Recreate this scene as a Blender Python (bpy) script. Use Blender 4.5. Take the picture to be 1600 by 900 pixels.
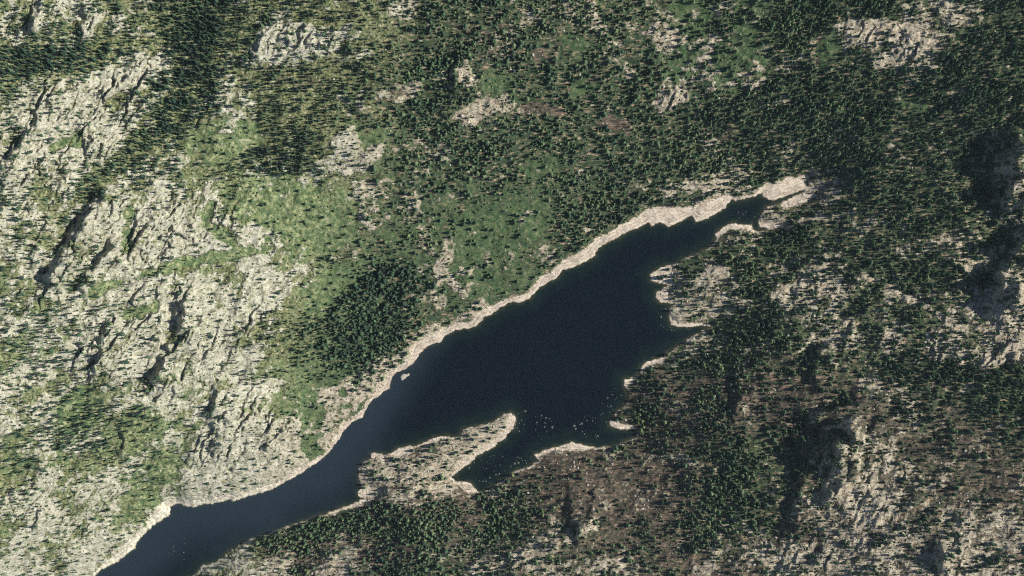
import bpy, math, random
import numpy as np

for o in list(bpy.data.objects):
    bpy.data.objects.remove(o)
scene = bpy.context.scene
COL = scene.collection
random.seed(7)
RNG = np.random.default_rng(7)

# ------------------------------------------------------------------ camera, sky, sun, exposure
HAZE = 0.0000065
CAM_H = 2300.0                     # metres above the lake; the frame spans 1600 m at lake level
cam_data = bpy.data.cameras.new('camera')
cam_data.sensor_width = 36.0
cam_data.lens = 36.0 * CAM_H / 1600.0
cam_data.clip_start = 5.0
cam_data.clip_end = 60000.0
cam = bpy.data.objects.new('camera', cam_data)
cam.location = (0, 0, CAM_H)
COL.objects.link(cam)
scene.camera = cam

SUN_EL = math.radians(35.0)
SUN_AZ = math.radians(4.0)         # measured from +x towards +y: light comes from the right of the frame
world = bpy.data.worlds.new('World')
scene.world = world
world.use_nodes = True
wn = world.node_tree
sky = wn.nodes.new('ShaderNodeTexSky')
sky.sky_type = 'NISHITA'
sky.sun_disc = False
sky.sun_elevation = SUN_EL
sky.sun_rotation = math.radians(90.0) - SUN_AZ
sky.altitude = 2500.0
bg = wn.nodes['Background']
bg.inputs['Strength'].default_value = 0.078
wn.links.new(sky.outputs['Color'], bg.inputs['Color'])

sun_data = bpy.data.lights.new('sun', 'SUN')
sun_data.energy = 4.7
sun_data.angle = math.radians(0.5)
sun_data.color = (1.0, 0.945, 0.855)
sun = bpy.data.objects.new('sun', sun_data)
COL.objects.link(sun)
import mathutils
_d = mathutils.Vector((math.cos(SUN_EL) * math.cos(SUN_AZ), math.cos(SUN_EL) * math.sin(SUN_AZ), math.sin(SUN_EL)))
sun.rotation_euler = _d.to_track_quat('Z', 'Y').to_euler()
sun.location = (3000, 0, 3000)

vs = scene.view_settings
vs.view_transform = 'Standard'
vs.look = 'None'
vs.exposure = 0.68
vs.gamma = 1.0
vs.use_curve_mapping = False
scene.cycles.max_bounces = 4
scene.cycles.diffuse_bounces = 2
scene.cycles.use_denoising = False
scene.cycles.volume_bounces = 0
scene.cycles.pixel_filter_type = 'BLACKMAN_HARRIS'
scene.cycles.filter_width = 1.1

# ------------------------------------------------------------------ numpy noise
def perlin(x, y, seed=0):
    r = np.random.default_rng(1000 + seed)
    ang = r.random(4096).astype(np.float32) * (2 * np.pi)
    gx, gy = np.cos(ang), np.sin(ang)
    xi = np.floor(x).astype(np.int64); yi = np.floor(y).astype(np.int64)
    fx = (x - xi).astype(np.float32); fy = (y - yi).astype(np.float32)
    def h(a, b):
        k = (a * 374761393 + b * 668265263) & 0x7fffffff
        k = ((k ^ (k >> 13)) * 1274126177) & 0x7fffffff
        return (k ^ (k >> 16)) & 4095
    def g(a, b, dx, dy):
        k = h(xi + a, yi + b)
        return gx[k] * dx + gy[k] * dy
    u = fx * fx * fx * (fx * (fx * 6 - 15) + 10)
    v = fy * fy * fy * (fy * (fy * 6 - 15) + 10)
    a = g(0, 0, fx, fy); b = g(1, 0, fx - 1, fy); c = g(0, 1, fx, fy - 1); d = g(1, 1, fx - 1, fy - 1)
    return (a + (b - a) * u + (c - a) * v + (a - b - c + d) * u * v) * 1.5

def fbm(x, y, lam, octs, seed=0, gain=0.5, ang=0.0, stretch=1.0):
    """lam: wavelength in metres; ang: direction along which features are stretched."""
    ca, sa = math.cos(ang), math.sin(ang)
    p = (x * ca + y * sa) / stretch
    q = -x * sa + y * ca
    out = 0; amp = 1.0; tot = 0
    for i in range(octs):
        out = out + amp * perlin(p / lam + 17.3 * i, q / lam - 9.1 * i, seed + i)
        tot += amp; amp *= gain; lam /= 2.0
    return out / tot

def ridged(x, y, lam, octs, seed=0, ang=0.0, stretch=1.0):
    ca, sa = math.cos(ang), math.sin(ang)
    p = (x * ca + y * sa) / stretch
    q = -x * sa + y * ca
    out = 0; amp = 1.0; tot = 0
    for i in range(octs):
        out = out + amp * (1 - 2 * np.abs(perlin(p / lam + 5.7 * i, q / lam + 3.3 * i, seed + i)))
        tot += amp; amp *= 0.5; lam /= 2.1
    return out / tot

def sstep(a, b, x):
    t = np.clip((x - a) / (b - a), 0, 1)
    return t * t * (3 - 2 * t)

# ------------------------------------------------------------------ survey of the valley (map units are metres at lake level, v grows southwards)
SHORE = [(147,900),(160,890),(173,883),(187,875),(200,865),(212,855),(217,843),(230,830),(243,818),(253,813),(267,803),(265,792),(277,787),
(293,792),(300,793),(317,788),(333,787),(350,783),(360,780),(365,784),(383,777),(400,772),(420,767),(443,755),(467,742),(487,728),(503,718),
(517,703),(530,687),(540,670),(550,660),(567,653),(570,643),(580,627),(600,613),(609,607),(612,590),(620,582),(633,577),(648,567),(658,550),
(667,542),(677,538),(687,535),(697,525),(713,515),(737,513),(747,508),(755,497),(770,490),(787,478),(800,472),(813,473),(827,467),(837,455),
(853,443),(870,435),(880,422),(897,417),(917,408),(930,400),(933,392),(943,382),(963,373),(980,363),(997,357),(1013,348),(1018,353),
(1030,348),(1045,354),(1063,347),(1080,337),(1087,346),(1103,343),(1120,333),(1133,325),(1143,312),(1148,314),(1163,311),(1178,307),
(1191,302),(1191,307),(1207,313),(1222,309),(1237,303),(1255,298),(1259,296),(1252,302),(1237,308),(1228,312),(1218,317),(1207,321),
(1198,323),(1193,328),(1189,335),(1185,342),(1185,350),(1187,356),(1200,357),(1197,360),(1183,362),(1176,357),(1175,350),(1167,351),
(1155,350),(1143,348),(1130,355),(1123,360),(1118,365),(1119,373),(1115,381),(1105,388),(1090,396),(1077,401),(1067,405),(1055,413),
(1045,414),(1032,418),(1023,424),(1015,428),(1017,439),(1028,442),(1040,444),(1048,445),(1040,448),(1033,452),(1025,457),(1024,465),
(1032,472),(1043,474),(1055,475),(1050,478),(1044,483),(1045,497),(1048,507),(1060,511),(1077,511),(1097,509),(1114,511),(1110,514),
(1097,517),(1087,522),(1078,528),(1068,535),(1060,541),(1050,547),(1043,550),(1037,558),(1023,561),(1012,564),(1003,570),(998,583),
(992,590),(983,591),(975,593),(974,603),(978,608),(985,612),(982,620),(978,630),(970,639),(962,643),(958,653),(952,658),(953,667),
(968,671),(980,672),(987,669),(996,672),(995,683),(983,687),(970,692),(962,698),(943,698),(932,700),(922,697),(907,694),(893,690),
(882,695),(868,698),(853,702),(842,707),(835,711),(837,717),(842,720),(830,727),(820,732),(808,734),(797,740),(792,747),(780,753),
(772,760),(758,768),(748,768),(742,762),(733,753),(723,753),(712,752),(706,746),(715,737),(728,728),(735,724),(743,715),(755,707),
(770,700),(778,692),(790,685),(793,677),(803,670),(807,654),(803,647),(797,644),(787,647),(780,652),(773,658),(762,662),(750,664),
(732,668),(723,672),(718,680),(713,683),(698,681),(683,682),(668,688),(662,692),(648,697),(637,697),(622,700),(613,707),(600,711),
(590,707),(580,708),(579,717),(570,720),(560,732),(559,742),(562,753),(564,763),(558,768),(559,775),(568,779),(560,783),(545,789),
(530,794),(510,802),(480,812),(450,822),(420,833),(400,840),(390,843),(367,855),(353,865),(333,880),(317,883),(310,893),(300,900),
(255,935),(200,980),(120,1060),(20,1160),(-60,1260),(-150,1270),(-140,1150),(-80,1050),(20,980),(90,935)]

BEACHES = [
 [(137,900),(190,853),(226,820),(252,784),(264,776),(282,779),(330,776),(400,763),(442,746),(470,730),(505,709),(524,684),(540,656),(562,643),
  (585,614),(600,598),(607,582),(624,570),(640,555),(650,532),(672,522),(690,512),(712,503),(735,500),(757,482),(785,467),(800,463),(820,460),
  (843,433),(867,417),(887,400),(910,390),(933,370),(960,357),(987,343),(1013,323),(1027,320),(1050,322),(1083,322),(1113,310),(1140,303),
  (1150,309),(1178,302),(1192,290),(1200,282),(1204,281),(1209,286),(1232,276),(1262,272),(1272,268),(1274,275),(1258,283),(1262,291),
  (1285,291),(1300,285),(1302,288),(1285,296),(1255,299),(1237,305),(1207,325),(1180,318),(1140,320),(1120,345),(1080,355),(1013,365),
  (950,390),(900,430),(840,470),(800,485),(740,520),(680,545),(620,600),(560,670),(500,735),(400,785),(270,800),(160,905)],
 [(1218,320),(1222,316),(1237,308),(1262,301),(1280,305),(1258,320),(1240,324),(1225,326)],
 [(1110,365),(1143,345),(1176,348),(1182,366),(1168,360),(1145,359),(1125,372),(1112,378)],
 [(1183,342),(1200,345),(1235,346),(1238,350),(1200,360),(1185,358)],
 [(1010,428),(1030,415),(1050,412),(1056,430),(1050,443),(1040,447),(1012,440)],
 [(1022,455),(1034,449),(1046,455),(1048,468),(1060,476),(1035,476),(1020,466)],
 [(1043,490),(1052,497),(1060,503),(1097,503),(1116,511),(1060,514),(1045,510)],
 [(996,577),(1010,560),(1040,558),(1038,567),(1012,574),(1004,584)],
 [(972,592),(990,590),(990,600),(975,606)],
 [(950,657),(987,662),(992,668),(968,675),(950,668)],
 [(831,711),(860,698),(893,686),(932,699),(905,706),(870,705),(845,716),(835,720)],
 [(505,806),(545,787),(568,777),(584,782),(570,789),(540,799),(520,806)],
 [(795,640),(812,650),(805,674),(795,688),(745,720),(712,745),(720,752),(735,752),(750,770),(735,772),(715,760),(700,752),(704,738),
  (733,712),(755,698),(775,684),(788,672),(792,660)],
 [(655,700),(660,688),(685,680),(714,682),(714,688),(690,688)],
 [(610,710),(622,698),(648,695),(650,708),(625,714)],
 [(578,706),(592,705),(602,712),(604,726),(590,716),(580,716)],
 [(556,768),(575,758),(600,762),(604,772),(585,780),(560,778)],
]

# land cover read cell by cell (50 m cells, 32 x 18): T trees, R bare pale rock, G meadow, B burnt or bare brown ground
T = """55456898 76554566 55654575 88885456
78764698 34556775 64553465 76344688
85434884 66677864 66666565 88887887
44444774 77767753 66665687 88877887
54346633 76645567 76667887 88887887
44456544 45444566 55667577 77888864
66532223 12344542 67775444 57677765
44422122 23545543 36888446 77666677
45532222 33553332 66444557 65768755
65443344 34787433 55555558 55556564
66443444 58788552 55555368 75456454
56454433 45777655 55556887 65455554
45654333 33323333 33336564 56545678
46765444 23333323 34478776 65444556
55556433 13344434 43333488 64434443
44444421 22244557 64222698 44334433
44444333 77776678 65446675 55444443
55443333 44467756 44445433 44343444"""
R = """34432221 31224212 23314111 10114422
11112302 53322112 21115531 31447311
12566114 11212142 11111323 21001112
76555133 00121134 22113400 11111102
56652331 11323221 11111021 11111213
65533311 22333321 11112432 32121234
32456653 32233221 11111344 53311134
44566735 31223221 21111111 22223322
34565646 52023311 11114552 34321145
33556754 53002321 11117552 43333456
44566544 30003322 11115631 24542534
33655576 41012342 21143114 23433565
54225565 43441122 22222444 32343221
43113455 74322237 54222112 22443232
34525367 84226566 21112210 13443333
55553478 86577431 12333200 24654333
44554556 01212110 22331113 34454455
55546333 44421234 54342344 45555544"""
G = """22223101 00001000 11212626 00002322
01121000 00001000 14202655 02311211
00000001 00000125 11512455 11100011
00111004 00000124 00001100 00000000
12111148 00032222 11000011 00001000
11111344 64222311 33100000 00000000
12133255 76543345 31000000 00011000
13122153 66433345 51000000 00000000
33122352 14523455 41000000 00000000
22211111 14511244 20000000 11000000
33100011 11321122 10000000 10010100
33112100 33222111 10000000 11000000
22211222 46430000 00000000 10001111
22422411 16400000 00000001 11111110
22122510 05410000 00001120 11100100
11123400 02110000 10000000 11111111
21122200 11111111 10000000 11111212
11110000 11111111 10000000 11111111"""
B = """00000000 01110010 01001000 00000000
00000001 12110012 10100000 00011000
00000002 11111112 21110000 00000010
00000001 11111111 12311111 00000000
00000000 11111101 11111110 00000000
00001100 11111100 01111111 11111111
00000000 01111100 11111000 12111111
00000000 01111100 11110000 11111111
00000000 00111111 11001111 12111212
00000000 11001210 00011111 22222222
00000000 11001210 00011210 12222322
00000000 00000011 00023322 43333333
00000000 00000000 22234555 54344421
00000000 00022222 34343333 43355554
00000000 00235333 77777521 23355555
00000000 00356543 57888720 45454556
00000000 23333332 34565422 45555555
00000000 56552236 44455665 44656545"""
# elevation of the land in metres, 100 m cells from u=-100..1700, v=-100..1000
ELEV = """400 370 342 320 300 280 260 240 220 200 180 160 145 140 146 158 172 186 200
390 345 310 270 240 228 214 198 182 166 150 134 120 118 124 136 150 164 178
375 330 282 240 205 190 176 162 148 134 118 100 88 86 96 110 124 138 152
360 315 265 218 180 160 142 128 114 98 80 62 50 52 66 82 98 114 128
338 296 250 205 162 130 106 88 72 52 30 16 14 22 38 56 74 92 108
318 278 240 198 152 112 82 56 34 14 8 10 20 34 50 66 80 98 114
296 256 218 176 134 92 54 20 8 6 8 14 30 46 60 74 88 104 118
272 230 188 146 104 60 16 6 6 10 16 26 42 58 72 86 98 112 126
246 200 156 112 68 24 10 16 8 8 16 24 36 48 78 96 106 118 130
216 166 116 62 16 10 18 22 26 30 34 38 44 62 92 112 120 130 140
180 126 66 14 10 22 36 44 50 54 58 62 70 84 104 124 136 146 154
130 62 14 12 30 48 62 70 76 80 84 88 96 110 126 142 154 164 172"""

def digits(s):
    return np.array([[float(c) for c in row.replace(' ', '')] for row in s.split('\n')], dtype=np.float32) / 9.0

def bilerp(arr, fx, fy, smooth=False):
    """sample arr at fractional column fx and row fy, clamped; smooth=True uses a Catmull-Rom-free cubic B-spline"""
    H, W = arr.shape
    fx = np.clip(fx, 0, W - 1.001); fy = np.clip(fy, 0, H - 1.001)
    x0 = np.floor(fx).astype(np.int64); y0 = np.floor(fy).astype(np.int64)
    tx = (fx - x0).astype(np.float32); ty = (fy - y0).astype(np.float32)
    if not smooth:
        a = arr[y0, x0]; b = arr[y0, x0 + 1]; c = arr[y0 + 1, x0]; d = arr[y0 + 1, x0 + 1]
        return a + (b - a) * tx + (c - a) * ty + (a - b - c + d) * tx * ty
    def w(t):
        return ((1 - t) ** 3 / 6, (3 * t ** 3 - 6 * t ** 2 + 4) / 6, (-3 * t ** 3 + 3 * t ** 2 + 3 * t + 1) / 6, t ** 3 / 6)
    wx, wy = w(tx), w(ty)
    out = 0
    for j in range(4):
        yy = np.clip(y0 + j - 1, 0, H - 1)
        row = 0
        for i in range(4):
            row = row + arr[yy, np.clip(x0 + i - 1, 0, W - 1)] * wx[i]
        out = out + row * wy[j]
    return out

# --- base raster of slow fields, 2 m
U0, V0, U1, V1, RS = -400, -400, 2000, 1400, 2.5
ru = np.arange(U0, U1 + 1, RS, dtype=np.float32); rv = np.arange(V0, V1 + 1, RS, dtype=np.float32)
RU, RV = np.meshgrid(ru, rv)

def poly_sdf(poly, X, Y):
    """signed distance, negative inside"""
    P = np.array(poly, dtype=np.float32)
    d2 = np.full(X.shape, 1e12, dtype=np.float32)
    inside = np.zeros(X.shape, dtype=bool)
    n = len(P)
    for i in range(n):
        ax, ay = P[i]; bx, by = P[(i + 1) % n]
        ex, ey = bx - ax, by - ay
        L = ex * ex + ey * ey + 1e-9
        t = np.clip(((X - ax) * ex + (Y - ay) * ey) / L, 0, 1)
        dx = X - ax - t * ex; dy = Y - ay - t * ey
        d2 = np.minimum(d2, dx * dx + dy * dy)
        if ay != by:
            c = ((ay > Y) != (by > Y)) & (X < (bx - ax) * (Y - ay) / (by - ay) + ax)
            inside ^= c
    d = np.sqrt(d2)
    return np.where(inside, -d, d)

def line_dist(poly, X, Y):
    P = np.array(poly, dtype=np.float32)
    d2 = np.full(X.shape, 1e12, dtype=np.float32)
    for i in range(len(P) - 1):
        ax, ay = P[i]; bx, by = P[i + 1]
        ex, ey = bx - ax, by - ay
        t = np.clip(((X - ax) * ex + (Y - ay) * ey) / (ex * ex + ey * ey + 1e-9), 0, 1)
        dx = X - ax - t * ex; dy = Y - ay - t * ey
        d2 = np.minimum(d2, dx * dx + dy * dy)
    return np.sqrt(d2)

LAKE = poly_sdf(SHORE, RU, RV)
# finer raster along the shore itself
FS = 1.0
fu = np.arange(120, 1320, FS, dtype=np.float32); fv = np.arange(250, 920, FS, dtype=np.float32)
FU, FV = np.meshgrid(fu, fv)
coarse = bilerp(LAKE, (FU - U0) / RS, (FV - V0) / RS)
LAKE_F = coarse.copy()
m = np.abs(coarse) < 14
LAKE_F[m] = poly_sdf(SHORE, FU[m], FV[m])
BEACH_F = np.full(FU.shape, 60.0, dtype=np.float32)
near = np.abs(coarse) < 45
_x, _y = FU[near], FV[near]
_b = np.full(_x.shape, 60.0, dtype=np.float32)
for pl in BEACHES:
    P = np.array(pl)
    k = (_x > P[:, 0].min() - 12) & (_x < P[:, 0].max() + 12) & (_y > P[:, 1].min() - 12) & (_y < P[:, 1].max() + 12)
    _b[k] = np.minimum(_b[k], poly_sdf(pl, _x[k], _y[k]))
BEACH_F[near] = _b

def lake_at(u, v):
    d = bilerp(LAKE, (u - U0) / RS, (v - V0) / RS)
    k = (u > 121) & (u < 1318) & (v > 251) & (v < 918)
    d = np.array(d)
    d[k] = bilerp(LAKE_F, (u[k] - 120) / FS, (v[k] - 250) / FS)
    far = (u < U0) | (u > U1) | (v < V0) | (v > V1)
    d[far] = 400
    return d

def beach_at(u, v):
    out = np.full(u.shape, 60.0, dtype=np.float32)
    k = (u > 121) & (u < 1318) & (v > 251) & (v < 918)
    out[k] = bilerp(BEACH_F, (u[k] - 120) / FS, (v[k] - 250) / FS)
    return out

TD, RD, GD, BD = digits(T), digits(R), digits(G), digits(B)
EL = np.array([[float(c) for c in r.split()] for r in ELEV.split('\n')], dtype=np.float32)

# steep slabs broken into ledges: (strength, radius, softness, points)
CRAGS = [(1.0, 55, 40, [(10,240),(60,200),(100,150)]), (1.0, 45, 35, [(60,300),(130,230),(190,160),(240,110)]), (.9, 50, 40, [(60,440),(110,380),(170,320)]),
 (.8, 55, 35, [(220,400),(300,350),(330,330)]), (.9, 45, 30, [(150,560),(200,500),(260,470)]), (.9, 50, 30, [(250,620),(300,540),(380,500)]),
 (.7, 50, 30, [(330,700),(400,650),(430,680)]), (.7, 30, 20, [(20,40),(60,10)]), (.7, 30, 20, [(130,50),(160,20)]), (.45, 90, 60, [(50,800),(150,780),(230,700)]),
 (.6, 40, 30, [(190,250),(260,210),(290,160)]), (.6, 30, 20, [(1340,55),(1430,75)]), (.4, 40, 30, [(400,80),(500,60)]), (.8, 45, 30, [(1570,560),(1590,480),(1560,460)]),
 (.6, 60, 40, [(1330,780),(1400,770)]), (.6, 60, 50, [(1240,860),(1330,870)]), (.5, 30, 20, [(1500,850),(1490,880)]), (.5, 30, 20, [(600,750),(660,710),(720,690)]),
 (.5, 30, 20, [(1060,160),(1080,145)]), (.4, 40, 30, [(740,170),(780,160)]), (.4, 40, 30, [(940,810),(860,850),(780,880)]), (.5, 50, 30, [(1180,600),(1240,610)]),
 (.5, 50, 30, [(1240,450),(1390,520),(1480,540)]), (.6, 30, 20, [(1595,250),(1590,330)])]

_f = np.array([.42, .42, .42, .42, .42, .45, .55, .7, .75, .75, .75, .75], dtype=np.float32)[:, None]
EL[:, 12:] = EL[:, 11:12] + (EL[:, 12:] - EL[:, 11:12]) * _f          # the far bank climbs gently

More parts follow.
